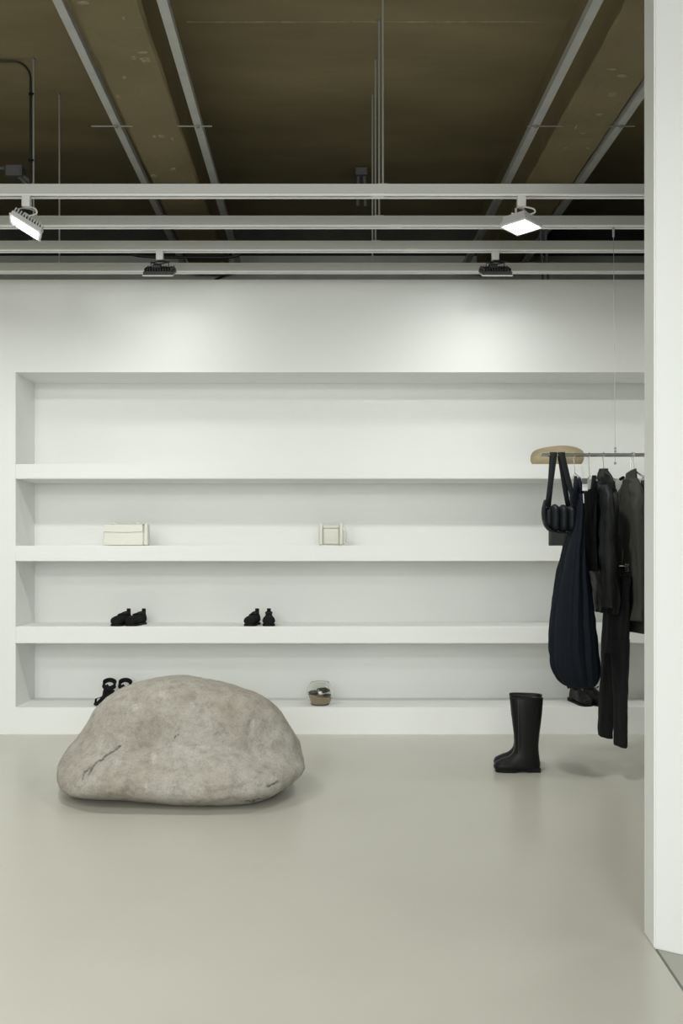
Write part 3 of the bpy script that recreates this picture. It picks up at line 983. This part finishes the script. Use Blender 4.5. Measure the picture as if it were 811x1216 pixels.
cloth(rows, RACK_Y, 40, 48, .08, ((4, 1), (7, .2)), 2.2, 9.3, wrinkle=.014, amin=.028).build('sleeve', 'olive_cloth', t, True)
rows = [(576, 738, 748, .05, .09), (600, 732.5, 745, .055, .17), (650, 732, 744, .055, .19), (700, 738, 747, .05, .19), (728, 744, 750, .045, .185)]
cloth(rows, RACK_Y, 34, 40, .08, ((4, 1), (7, .2)), 2.2, 4.3, wrinkle=.012, amin=.028).build('sleeve', 'olive_cloth', t, True)
# collar: a standing band round the hanger's neck, open at the top
rs = []
for i, (y, k) in enumerate(((575, 1.15), (568, 1.05), (562, .95), (560, .93), (562, .86), (569, .9))):
    ring = []
    for q in range(40):
        a = 2 * PI * q / 40
        tilt_ = (0.012 if i < 5 else 0.006) * math.cos(a + 1.0)
        ring.append((XB(749.3) + .024 * k * math.cos(a), RACK_Y - .0 + .060 * k * math.sin(a), ZB(y) + tilt_))
    rs.append(ring)
MB().rings(rs, True, False).build('collar', 'olive_cloth', t, True)
b = MB()
b.tube([(XB(741) , RACK_Y + .06, ZB(568)), (XB(742.5), RACK_Y + .03, ZB(566.5))], .009, 8)
b.build('collar_snap', 'sole_black', t)

# ---- grey jacket half hidden by the wall end
hanger(767.5, 'chrome hanger of the grey jacket beside the wall end', .20, 562, .07)
t = thing('grey_jacket', 'worn grey jacket half hidden behind the white wall end', 'jacket', (XB(772), RACK_Y, ZB(737)))
rows = [(570, 762, 779, .07, 0), (580, 760, 783, .13, 0), (595, 759, 786, .18, 0), (620, 758.5, 787, .205, 0), (660, 759, 787, .21, 0), (700, 760, 787, .205, 0), (737, 761, 786, .19, 0)]
cloth(rows, RACK_Y, 48, 80, .06, seed=11.2, wrinkle=.01, amin=.03).build('body', 'grey_cloth', t, True)
rows = [(575, 763, 772, .05, .09), (600, 758, 770, .055, .17), (622, 756.5, 769, .058, .19), (645, 756, 768.5, .06, .19), (665, 757.5, 769, .055, .19), (700, 760, 770, .05, .19), (733, 761.5, 770, .045, .185)]
cloth(rows, RACK_Y, 40, 44, .08, ((4, 1), (7, .2)), 2.2, 2.3, wrinkle=.014, amin=.03).build('sleeve', 'grey_cloth', t, True)
rows = [(578, 777, 787, .05, -.1), (610, 778, 790, .055, -.18), (660, 779, 791, .055, -.19), (720, 779, 789, .05, -.19)]
cloth(rows, RACK_Y, 30, 44, .08, ((4, 1), (7, .2)), 2.2, 7.3, wrinkle=.014, amin=.03).build('sleeve', 'grey_cloth', t, True)


# ------------------------------------------------------------------ tall boots
def boot(px_shift, Yc, lab):
    x = lambda p: (p + px_shift - CX) * 4.884 / F
    z = lambda y: (919 - y) * 4.884 / F
    t = thing('tall_boot', lab, 'boot', (x(612), Yc, 0), 'tall boots standing on the floor')
    # shaft, ankle and foot as one skin: sections follow the boot's axis
    up = MB()
    secs = []
    # (x_front, z_front, x_back, z_back, half width)
    line = [(605, 829, 645, 830, .046), (606, 838, 644.5, 838, .051), (607.5, 852, 643.3, 852, .050), (609.2, 866, 641.6, 866, .047), (610.5, 878, 640.2, 878, .043),
            (610.8, 889, 639.6, 888, .040), (608.8, 896, 640, 896, .039), (603.5, 900.8, 641, 904, .040), (597, 903.2, 641.6, 912, .042), (592, 905.2, 636, 916.3, .045),
            (588.6, 907.2, 612, 917, .046), (586.8, 909.8, 600, 917.3, .042), (586.0, 912.5, 592, 917.4, .033), (586.6, 915.2, 588.5, 917, .016)]
    sm = crom([list(r) for r in line], 54)
    for xf, zf, xb, zb, hw in sm:
        a, b2 = Vector((x(xf), 0, z(zf))), Vector((x(xb), 0, z(zb)))
        c, d = (a + b2) / 2, (a - b2) / 2
        ring = []
        for k in range(30):
            th = 2 * PI * k / 30
            ct, st = math.cos(th), math.sin(th)
            sx = math.copysign(abs(ct) ** .8, ct)
            sy = math.copysign(abs(st) ** .8, st)
            ring.append(c + d * sx + Vector((0, Yc + hw * sy, 0)))
        secs.append(ring)
    # open top: the lining turns down inside
    inner = []
    for dz, k in ((0, .95), (-.03, .93), (-.10, .9)):
        c = sum(secs[0], Vector()) / 30
        inner.append([Vector((c.x + (p.x - c.x) * k, c.y + (p.y - c.y) * k, p.z + dz)) for p in secs[0]])
    up.rings(inner[::-1] + secs, True, True).build('upper', 'leather_black', t, True)
    # sole
    so = []
    for xx, hw in ((588.0, .008), (589.0, .022), (592, .034), (600, .043), (610, .041), (620, .034), (632, .033), (638, .033), (640.6, .026)):
        z0, z1 = z(918.8), z(915.2)
        if 612 < xx < 626:
            z0 = z(917.2)
        so.append([(x(xx), Yc - hw, z0), (x(xx), Yc + hw, z0), (x(xx), Yc + hw, z1), (x(xx), Yc - hw, z1)])
    MB().rings(so).build('sole', 'sole_black', t)
    MB().rbox((x(625), Yc - .034, 0), (x(641.2), Yc + .034, z(913.5)), .004, 2, 1.0).build('heel', 'sole_black', t)
    # shaft seam and ankle seam
    MB().tube(crom([[x(613.5), Yc - .0445, z(831)], [x(613.5), Yc - .046, z(850)], [x(614), Yc - .041, z(876)], [x(614), Yc - .0375, z(895)]], 14), .0012, 5).build('seam', 'stitch', t)
    rim = [[p + Vector((0, 0, .001)) for p in secs[0]]]
    MB().tube([p for p in secs[1]] + [secs[1][0]], .0016, 6).build('top_piping', 'sole_black', t)
    return t


boot(2.6, 4.94, 'black leather tall boot on the floor, the nearer of the pair')
boot(7.4, 5.052, 'black leather tall boot on the floor, the one half hidden behind its twin')


# ------------------------------------------------------------------ shoes
def shoe(name, lab, cat, group, L=.22, Wd=.084, H=.075, tab=True, m='suede_black', gloss=False, laces=False, tabh=.101):
    """Low shoe, toe toward -Y of its own frame, heel at the origin side +Y."""
    t = thing(name, lab, cat, (0, 0, 0), group, world=False)
    rs = []
    # (position along, half width, height)
    prof = [(-.5, .34, .030), (-.485, .60, .046), (-.44, .86, .056), (-.36, .99, .061), (-.25, 1.0, .066), (-.12, .93, H * .92), (0, .83, H), (.12, .76, H * .96),
            (.25, .74, H * 1.0), (.38, .72, H * 1.06), (.45, .62, H * 1.08), (.49, .42, H * 1.06), (.5, .25, H * .9)]
    for u, w, h in crom([list(p) for p in prof], 40):
        hw = Wd / 2 * w
        ring = []
        for k in range(24):
            a = 2 * PI * k / 24
            ca, sa = math.cos(a), math.sin(a)
            zz = .012 + (h - .012) * (.5 + .5 * math.copysign(abs(sa) ** .75, sa))
            taper = 1 - .42 * max(0, (zz - .03) / .06) * (1 if u > -.2 else .6)
            ring.append((hw * math.copysign(abs(ca) ** .8, ca) * taper, u * L, zz))
        rs.append(ring)
    MB().rings(rs).build('upper', m, t, True)
    so = []
    for u, w, h in crom([list(p) for p in prof], 22):
        hw = Wd / 2 * (w * .97)
        so.append([(-hw, u * L * .985, 0), (hw, u * L * .985, 0), (hw, u * L * .985, .014), (-hw, u * L * .985, .014)])
    MB().rings(so).build('sole', 'sole_black', t)
    # opening with its collar
    col, inn = [], []
    for k in range(28):
        a = 2 * PI * k / 28
        y = L * (.235 + .2 * math.sin(a))
        xx = Wd * .245 * math.cos(a)
        z = H * (1.0 + .10 * math.sin(a)) + .002
        col.append((xx, y, z))
    MB().tube(col + [col[0]], .0045, 8).build('collar', m, t, True)
    MB().rings([[(x, y, z + .001) for x, y, z in col], [(x * .92, L * .235 + (y - L * .235) * .92, z - .008) for x, y, z in col]], True, True).build('insole', 'sole_black', t)
    if tab:
        MB().ribbon([(0, L * .475, H * .8), (0, L * .485, H * 1.15), (0, L * .478, tabh), (0, L * .468, tabh + .002), (0, L * .46, tabh - .004), (0, L * .455, H * 1.1)], .026, .005) \
            .build('heel_tab', m, t)
        MB().ribbon([(-Wd * .33, -L * .02, H * .62), (-Wd * .2, -L * .04, H * .98), (0, -L * .045, H * 1.04), (Wd * .2, -L * .04, H * .98), (Wd * .33, -L * .02, H * .62)], .028, .005, (0, 1, 0)) \
            .build('instep_strap', m, t)
    if laces:
        for k in range(4):
            yy = L * (.02 - .055 * k)
            zz = H * (1.0 - .075 * k) + .002
            MB().tube([(-.02, yy, zz - .005), (0, yy - .004, zz + .002), (.02, yy, zz - .005)], .0028, 6).build('lace', 'leather_black', t)
        MB().tube(crom([[-.02, L * .03, H], [-.035, L * .02, H + .018], [-.01, L * .03, H + .006], [.012, L * .03, H + .006], [.036, L * .01, H + .016], [.02, L * .02, H]], 20), .0024, 6).build('lace_bow', 'leather_black', t)
        MB().rbox((-Wd * .36, L * .22, -.0), (Wd * .36, L * .5, .026), .004, 2).build('heel', 'sole_black', t)
        MB().ribbon([(0, L * .48, H * .9), (0, L * .492, H * 1.25), (0, L * .475, H * 1.36)], .012, .003).build('pull_loop', 'sole_black', t)
    return t


def put(o, loc, rz, label=None):
    o.location = loc
    o.rotation_euler = (0, 0, math.radians(rz))
    if label:
        o['label'] = label
    return o


ZS3 = 0.694
sl = shoe('slipper_shoe', 'left shoe of the black slipper pair nearer the niche end', 'shoe', 'black slippers on the lowest shelf')


def shoe_at(o, px, toe_dy, z, rz, label=None, L=.22):
    """Place so that the shoe's middle shows at column px, its toe toe_dy behind the shelf edge."""
    r = math.radians(rz)
    half = L / 2 * abs(math.cos(r))
    yy = WALL_Y + toe_dy + half
    return put(o, ((px - CX) * yy / F, yy, z), rz, label)


shoe_at(sl, 144.8, .015, ZS3, -13)
shoe_at(copy_tree(sl), 162.5, .015, ZS3, -15, 'right shoe of the black slipper pair under the wide cream handbag')
shoe_at(copy_tree(sl), 300.5, .015, ZS3, -11, 'left shoe of the black slipper pair standing apart, under neither handbag')
shoe_at(copy_tree(sl), 319.2, .015, ZS3, 3, 'right shoe of the black slipper pair nearest the glass bowl')
sl['label'] = 'left shoe of the black slipper pair under the wide cream handbag'

ZP = NZ[0]
dx = shoe('lace_up_shoe', 'black leather lace-up shoe on the bottom ledge below the navy dress', 'shoe', 'black lace-up shoes on the bottom ledge', L=.26, Wd=.088,
          H=.098, tab=False, m='leather_black', laces=True)
shoe_at(dx, 688.5, .02, ZP, 9, L=.26)
shoe_at(copy_tree(dx), 705.5, .02, ZP, 12, 'black leather lace-up shoe partly hidden behind the trousers', L=.26)


def sandal(lab):
    t = thing('strappy_sandal', lab, 'sandal', (0, 0, 0), 'black sandals behind the boulder', world=False)
    L = .23
    foot = [(-.5, .022, .006), (-.45, .034, .007), (-.32, .042, .008), (-.15, .036, .014), (.05, .030, .034), (.25, .029, .056), (.42, .029, .066), (.5, .020, .067)]
    rs = [[(-w, u * L, z), (w, u * L, z), (w, u * L, z + .008), (-w, u * L, z + .008)] for u, w, z in crom([list(p) for p in foot], 24)]
    MB().rings(rs).build('footbed', 'suede_black', t, True, angle=40)
    MB().tube([(0, L * .44, 0), (0, L * .43, .066)], [.009, .016], 12).build('heel', 'sole_black', t, True)
    MB().ribbon([(-.042, -L * .25, .012), (-.036, -L * .25, .04), (0, -L * .27, .052), (.036, -L * .25, .04), (.042, -L * .25, .012)], .03, .004, (0, 1, 0)).build('toe_strap', 'suede_black', t, True)
    lp = []
    for k in range(33):
        a = 2 * PI * k / 32
        lp.append((.040 * math.cos(a), L * .34 + .034 * math.sin(a), .118 + .022 * math.sin(a) - .006 * math.cos(a)))
    MB().ribbon(lp, .030, .007, (0, .5, 1)).build('ankle_strap', 'suede_black', t, True)
    MB().ribbon([(-.028, L * .20, .02), (-.022, L * .2, .06), (-.008, L * .22, .092), (.008, L * .24, .108)], [.016, .026, .040, .040], .006).build('vamp_strap', 'suede_black', t, True)
    return t


sd = sandal('black strappy sandal showing its bow over the left flank of the boulder')
put(sd, ((124.5 - CX) * 6.12 / F, 6.12, ZP), -9)
put(copy_tree(sd), ((143.5 - CX) * 6.12 / F, 6.12, ZP), -9, 'black strappy sandal of which only the strap top shows over the boulder')

# ------------------------------------------------------------------ things on the shelves
ZS2, ZS1 = 1.215, 1.741
YS = WALL_Y + .02


def sx(x, y=YS):
    return (x - CX) * y / F


# wide cream handbag
t = thing('handbag', 'wide cream leather handbag on the middle shelf', 'bag', (sx(148), YS + .05, ZS2))
bx0, bx1, bh = sx(121.5), sx(170.5), .138
MB().rbox((bx0, YS, ZS2 + .002), (bx1, YS + .11, ZS2 + bh), .014, 4, .965, .72).build('body', 'cream_leather', t, True)
MB().rbox((bx0 + .004, YS - .004, ZS2 + .003), (bx1 - .004, YS + .012, ZS2 + .030), .005, 3, 1.0).build('bottom_panel', 'cream_leather', t, True)
fl = []
for u in [k / 14 for k in range(15)]:
    xx = bx0 + .008 + (bx1 - bx0 - .016) * u
    drop = .046 + .004 * math.sin(PI * u)
    fl.append([(xx, YS + .075, ZS2 + bh + .001), (xx, YS + .02, ZS2 + bh + .003), (xx, YS + .008, ZS2 + bh - .004), (xx, YS + .0035, ZS2 + bh - drop),
               (xx, YS + .007, ZS2 + bh - drop), (xx, YS + .013, ZS2 + bh - .008), (xx, YS + .02, ZS2 + bh - .001), (xx, YS + .075, ZS2 + bh - .002)])
MB().rings(fl).build('flap', 'cream_leather', t, True, angle=50)
for xx in (134.5, 161):
    MB().tube([(sx(xx) - .012, YS + .03, ZS2 + bh), (sx(xx), YS + .03, ZS2 + bh + .013), (sx(xx) + .014, YS + .03, ZS2 + bh + .002)], .006, 8).build('handle_tab', 'cream_leather', t, True)
MB().rbox((bx1 - .004, YS + .012, ZS2 + .002), (bx1 + .026, YS + .095, ZS2 + bh + .004), .01, 3, .8, .85).build('side_gusset', 'cream_leather', t, True)
MB().tube([(bx1 + .012, YS + .03, ZS2 + bh), (bx1 + .020, YS + .035, ZS2 + bh + .016), (bx1 + .010, YS + .06, ZS2 + bh + .004)], .005, 8).build('strap_end', 'cream_leather', t, True)

# cube shaped cream bag
t = thing('box_bag', 'small cube-shaped cream bag with two upright padded straps on the middle shelf', 'bag', (sx(393), YS + .06, ZS2))
MB().rbox((sx(378.5), YS + .012, ZS2 + .010), (sx(407), YS + .13, ZS2 + .135), .012, 3, 1.0, .9).build('body', 'cream_canvas', t, True)
MB().rbox((sx(383.5), YS + .006, ZS2 + .010), (sx(402.5), YS + .02, ZS2 + .112), .006, 2).build('front_pocket', 'cream_canvas', t, True)
MB().rbox((sx(383.5), YS + .003, ZS2 + .112), (sx(402.5), YS + .02, ZS2 + .128), .005, 2).build('pocket_flap', 'cream_canvas', t, True)
for xx in (381, 405.2):
    MB().tube(crom([[sx(xx), YS + .0, ZS2 + .009], [sx(xx), YS - .002, ZS2 + .06], [sx(xx), YS + .004, ZS2 + .125], [sx(xx), YS + .02, ZS2 + .142], [sx(xx), YS + .07, ZS2 + .146], [sx(xx), YS + .115, ZS2 + .137]], 24), .0115, 12) \
        .build('padded_strap', 'cream_leather', t, True)
for xx in (380.5, 405):
    MB().rbox((sx(xx) - .010, YS + .0, ZS2), (sx(xx) + .010, YS + .11, ZS2 + .012), .003, 2).build('foot', 'cream_canvas', t)
MB().ribbon(crom([[sx(406.5), YS + .03, ZS2 + .13], [sx(410), YS + .03, ZS2 + .112], [sx(412), YS + .04, ZS2 + .075], [sx(411), YS + .06, ZS2 + .03]], 14), .012, .004, (0, 1, 0)).build('side_strap', 'cream_leather', t, True)
MB().rbox((sx(406.5), YS + .02, ZS2 + .009), (sx(410.5), YS + .12, ZS2 + .10), .006, 2).build('side_pocket', 'cream_canvas', t, True)

# charcoal bag on the shelf behind the puffer bag
t = thing('box_bag', 'charcoal upright bag on the middle shelf behind the puffy shoulder bag', 'bag', (sx(665), YS + .06, ZS2))
MB().rbox((sx(656), YS, ZS2), (sx(690), YS + .11, ZS2 + .15), .006, 2).build('body', 'grey_bag', t, True, angle=40)
MB().rbox((sx(656.5), YS - .004, ZS2 + .11), (sx(689.5), YS + .1, ZS2 + .153), .005, 2).build('lid', 'grey_bag', t, True, angle=40)

# tan stone
def tan():
    mb = MB()
    rs = []
    c = Vector((sx(661, WALL_Y + .13), WALL_Y + .13, ZS1))
    hw = 32.2 * (WALL_Y + .13) / F
    H = .134
    nv = 20
    for i in range(nv + 1):
        v = i / nv
        # profile: flat underside, steep flanks, domed top
        k = (.86 + .14 * math.sin(min(1, v / .35) * PI / 2)) * max(0.0, 1 - max(0, (v - .25) / .75) ** 3.6) ** .5 if v < 1 else 0.02
        ring = []
        for q in range(44):
            a = 2 * PI * q / 44
            d = Vector((math.cos(a), math.sin(a), v))
            s = 1 + .05 * noise.noise(d * 1.7 + Vector((4, 2, 1)))
            lean = .012 * v
            ring.append(c + Vector((hw * k * s * math.copysign(abs(d.x) ** .85, d.x) + lean, .115 * k * s * d.y, H * v * (1 - .05 * max(0, -d.x) * v))))
        rs.append(ring)
    return mb.rings(rs)


o = tan().build('stone', 'tan_stone', smooth=True, loc=(sx(661), WALL_Y + .13, ZS1))
tag(o, 'flat-bottomed oval tan stone on the topmost shelf behind the rail end', 'stone')

# glass bowl
YG = WALL_Y + .10
gx = sx(380, YG)
gr = 16.0 * YG / F
gh = 27.0 * YG / F
zg = ZP
outer = [(.0, 0), (gr * .55, 0), (gr * .66, .003), (gr * .84, gh * .2), (gr * .97, gh * .42), (gr, gh * .55), (gr * .95, gh * .72), (gr * .8, gh * .9), (gr * .68, gh)]
th = .0025
inner = [(gr * .68 - th, gh), (gr * .8 - th, gh * .9), (gr * .95 - th, gh * .72), (gr - th, gh * .55), (gr * .97 - th, gh * .42), (gr * .84 - th, gh * .2), (gr * .64 - th, .007), (0, .006)]
t = thing('glass_bowl', 'round clear glass bowl of sand and dark stones on the bottom ledge', 'bowl', (gx, YG, zg))
MB().lathe([(max(r, .0004), z) for r, z in crom([list(p) for p in outer], 30) + crom([list(p) for p in inner], 28)], 48, (gx, YG, zg)).build('bowl', 'glass', t, True)
rs = []
for r, z in ((gr * .56, .0085), (gr * .66, .012), (gr * .82 - .006, gh * .2), (gr * .92 - .006, gh * .33), (gr * .95 - .006, gh * .40)):
    rs.append([(gx + r * math.cos(a), YG + r * math.sin(a), zg + z + (.012 * -math.cos(a) * (z / (gh * .4)) if z > gh * .15 else 0)) for a in [2 * PI * k / 40 for k in range(40)]])
o = MB().rings(rs).build('sand', 'sand', smooth=True, angle=50, loc=(gx, YG, zg))
tag(o, 'light brown sand filling the lower half of the glass bowl', 'sand', kind='stuff')
for (ux, uy, uz, ra, rb, rc, m, lab) in ((-.42, -.1, .56, .036, .03, .014, 'dark_stone', 'dark flat stone at the left in the glass bowl'),
                                         (.22, -.05, .64, .044, .034, .017, 'dark_stone', 'large dark stone heaped in the middle of the glass bowl'),
                                         (.5, -.28, .45, .026, .02, .010, 'dark_stone', 'small dark stone at the right in the glass bowl'),
                                         (.02, -.55, .57, .014, .012, .011, 'pale_stone', 'pale pebble among the dark stones in the glass bowl')):
    o = MB().blob((0, 0, 0), (ra, rb, rc), 20, 10, .35, 2.2, ux * 7).build('stone', m, smooth=True, loc=(0, 0, 0))
    o.location = (gx + ux * gr, YG + uy * gr, zg + uz * gh)
    tag(o, lab, 'stone', 'stones in the glass bowl')
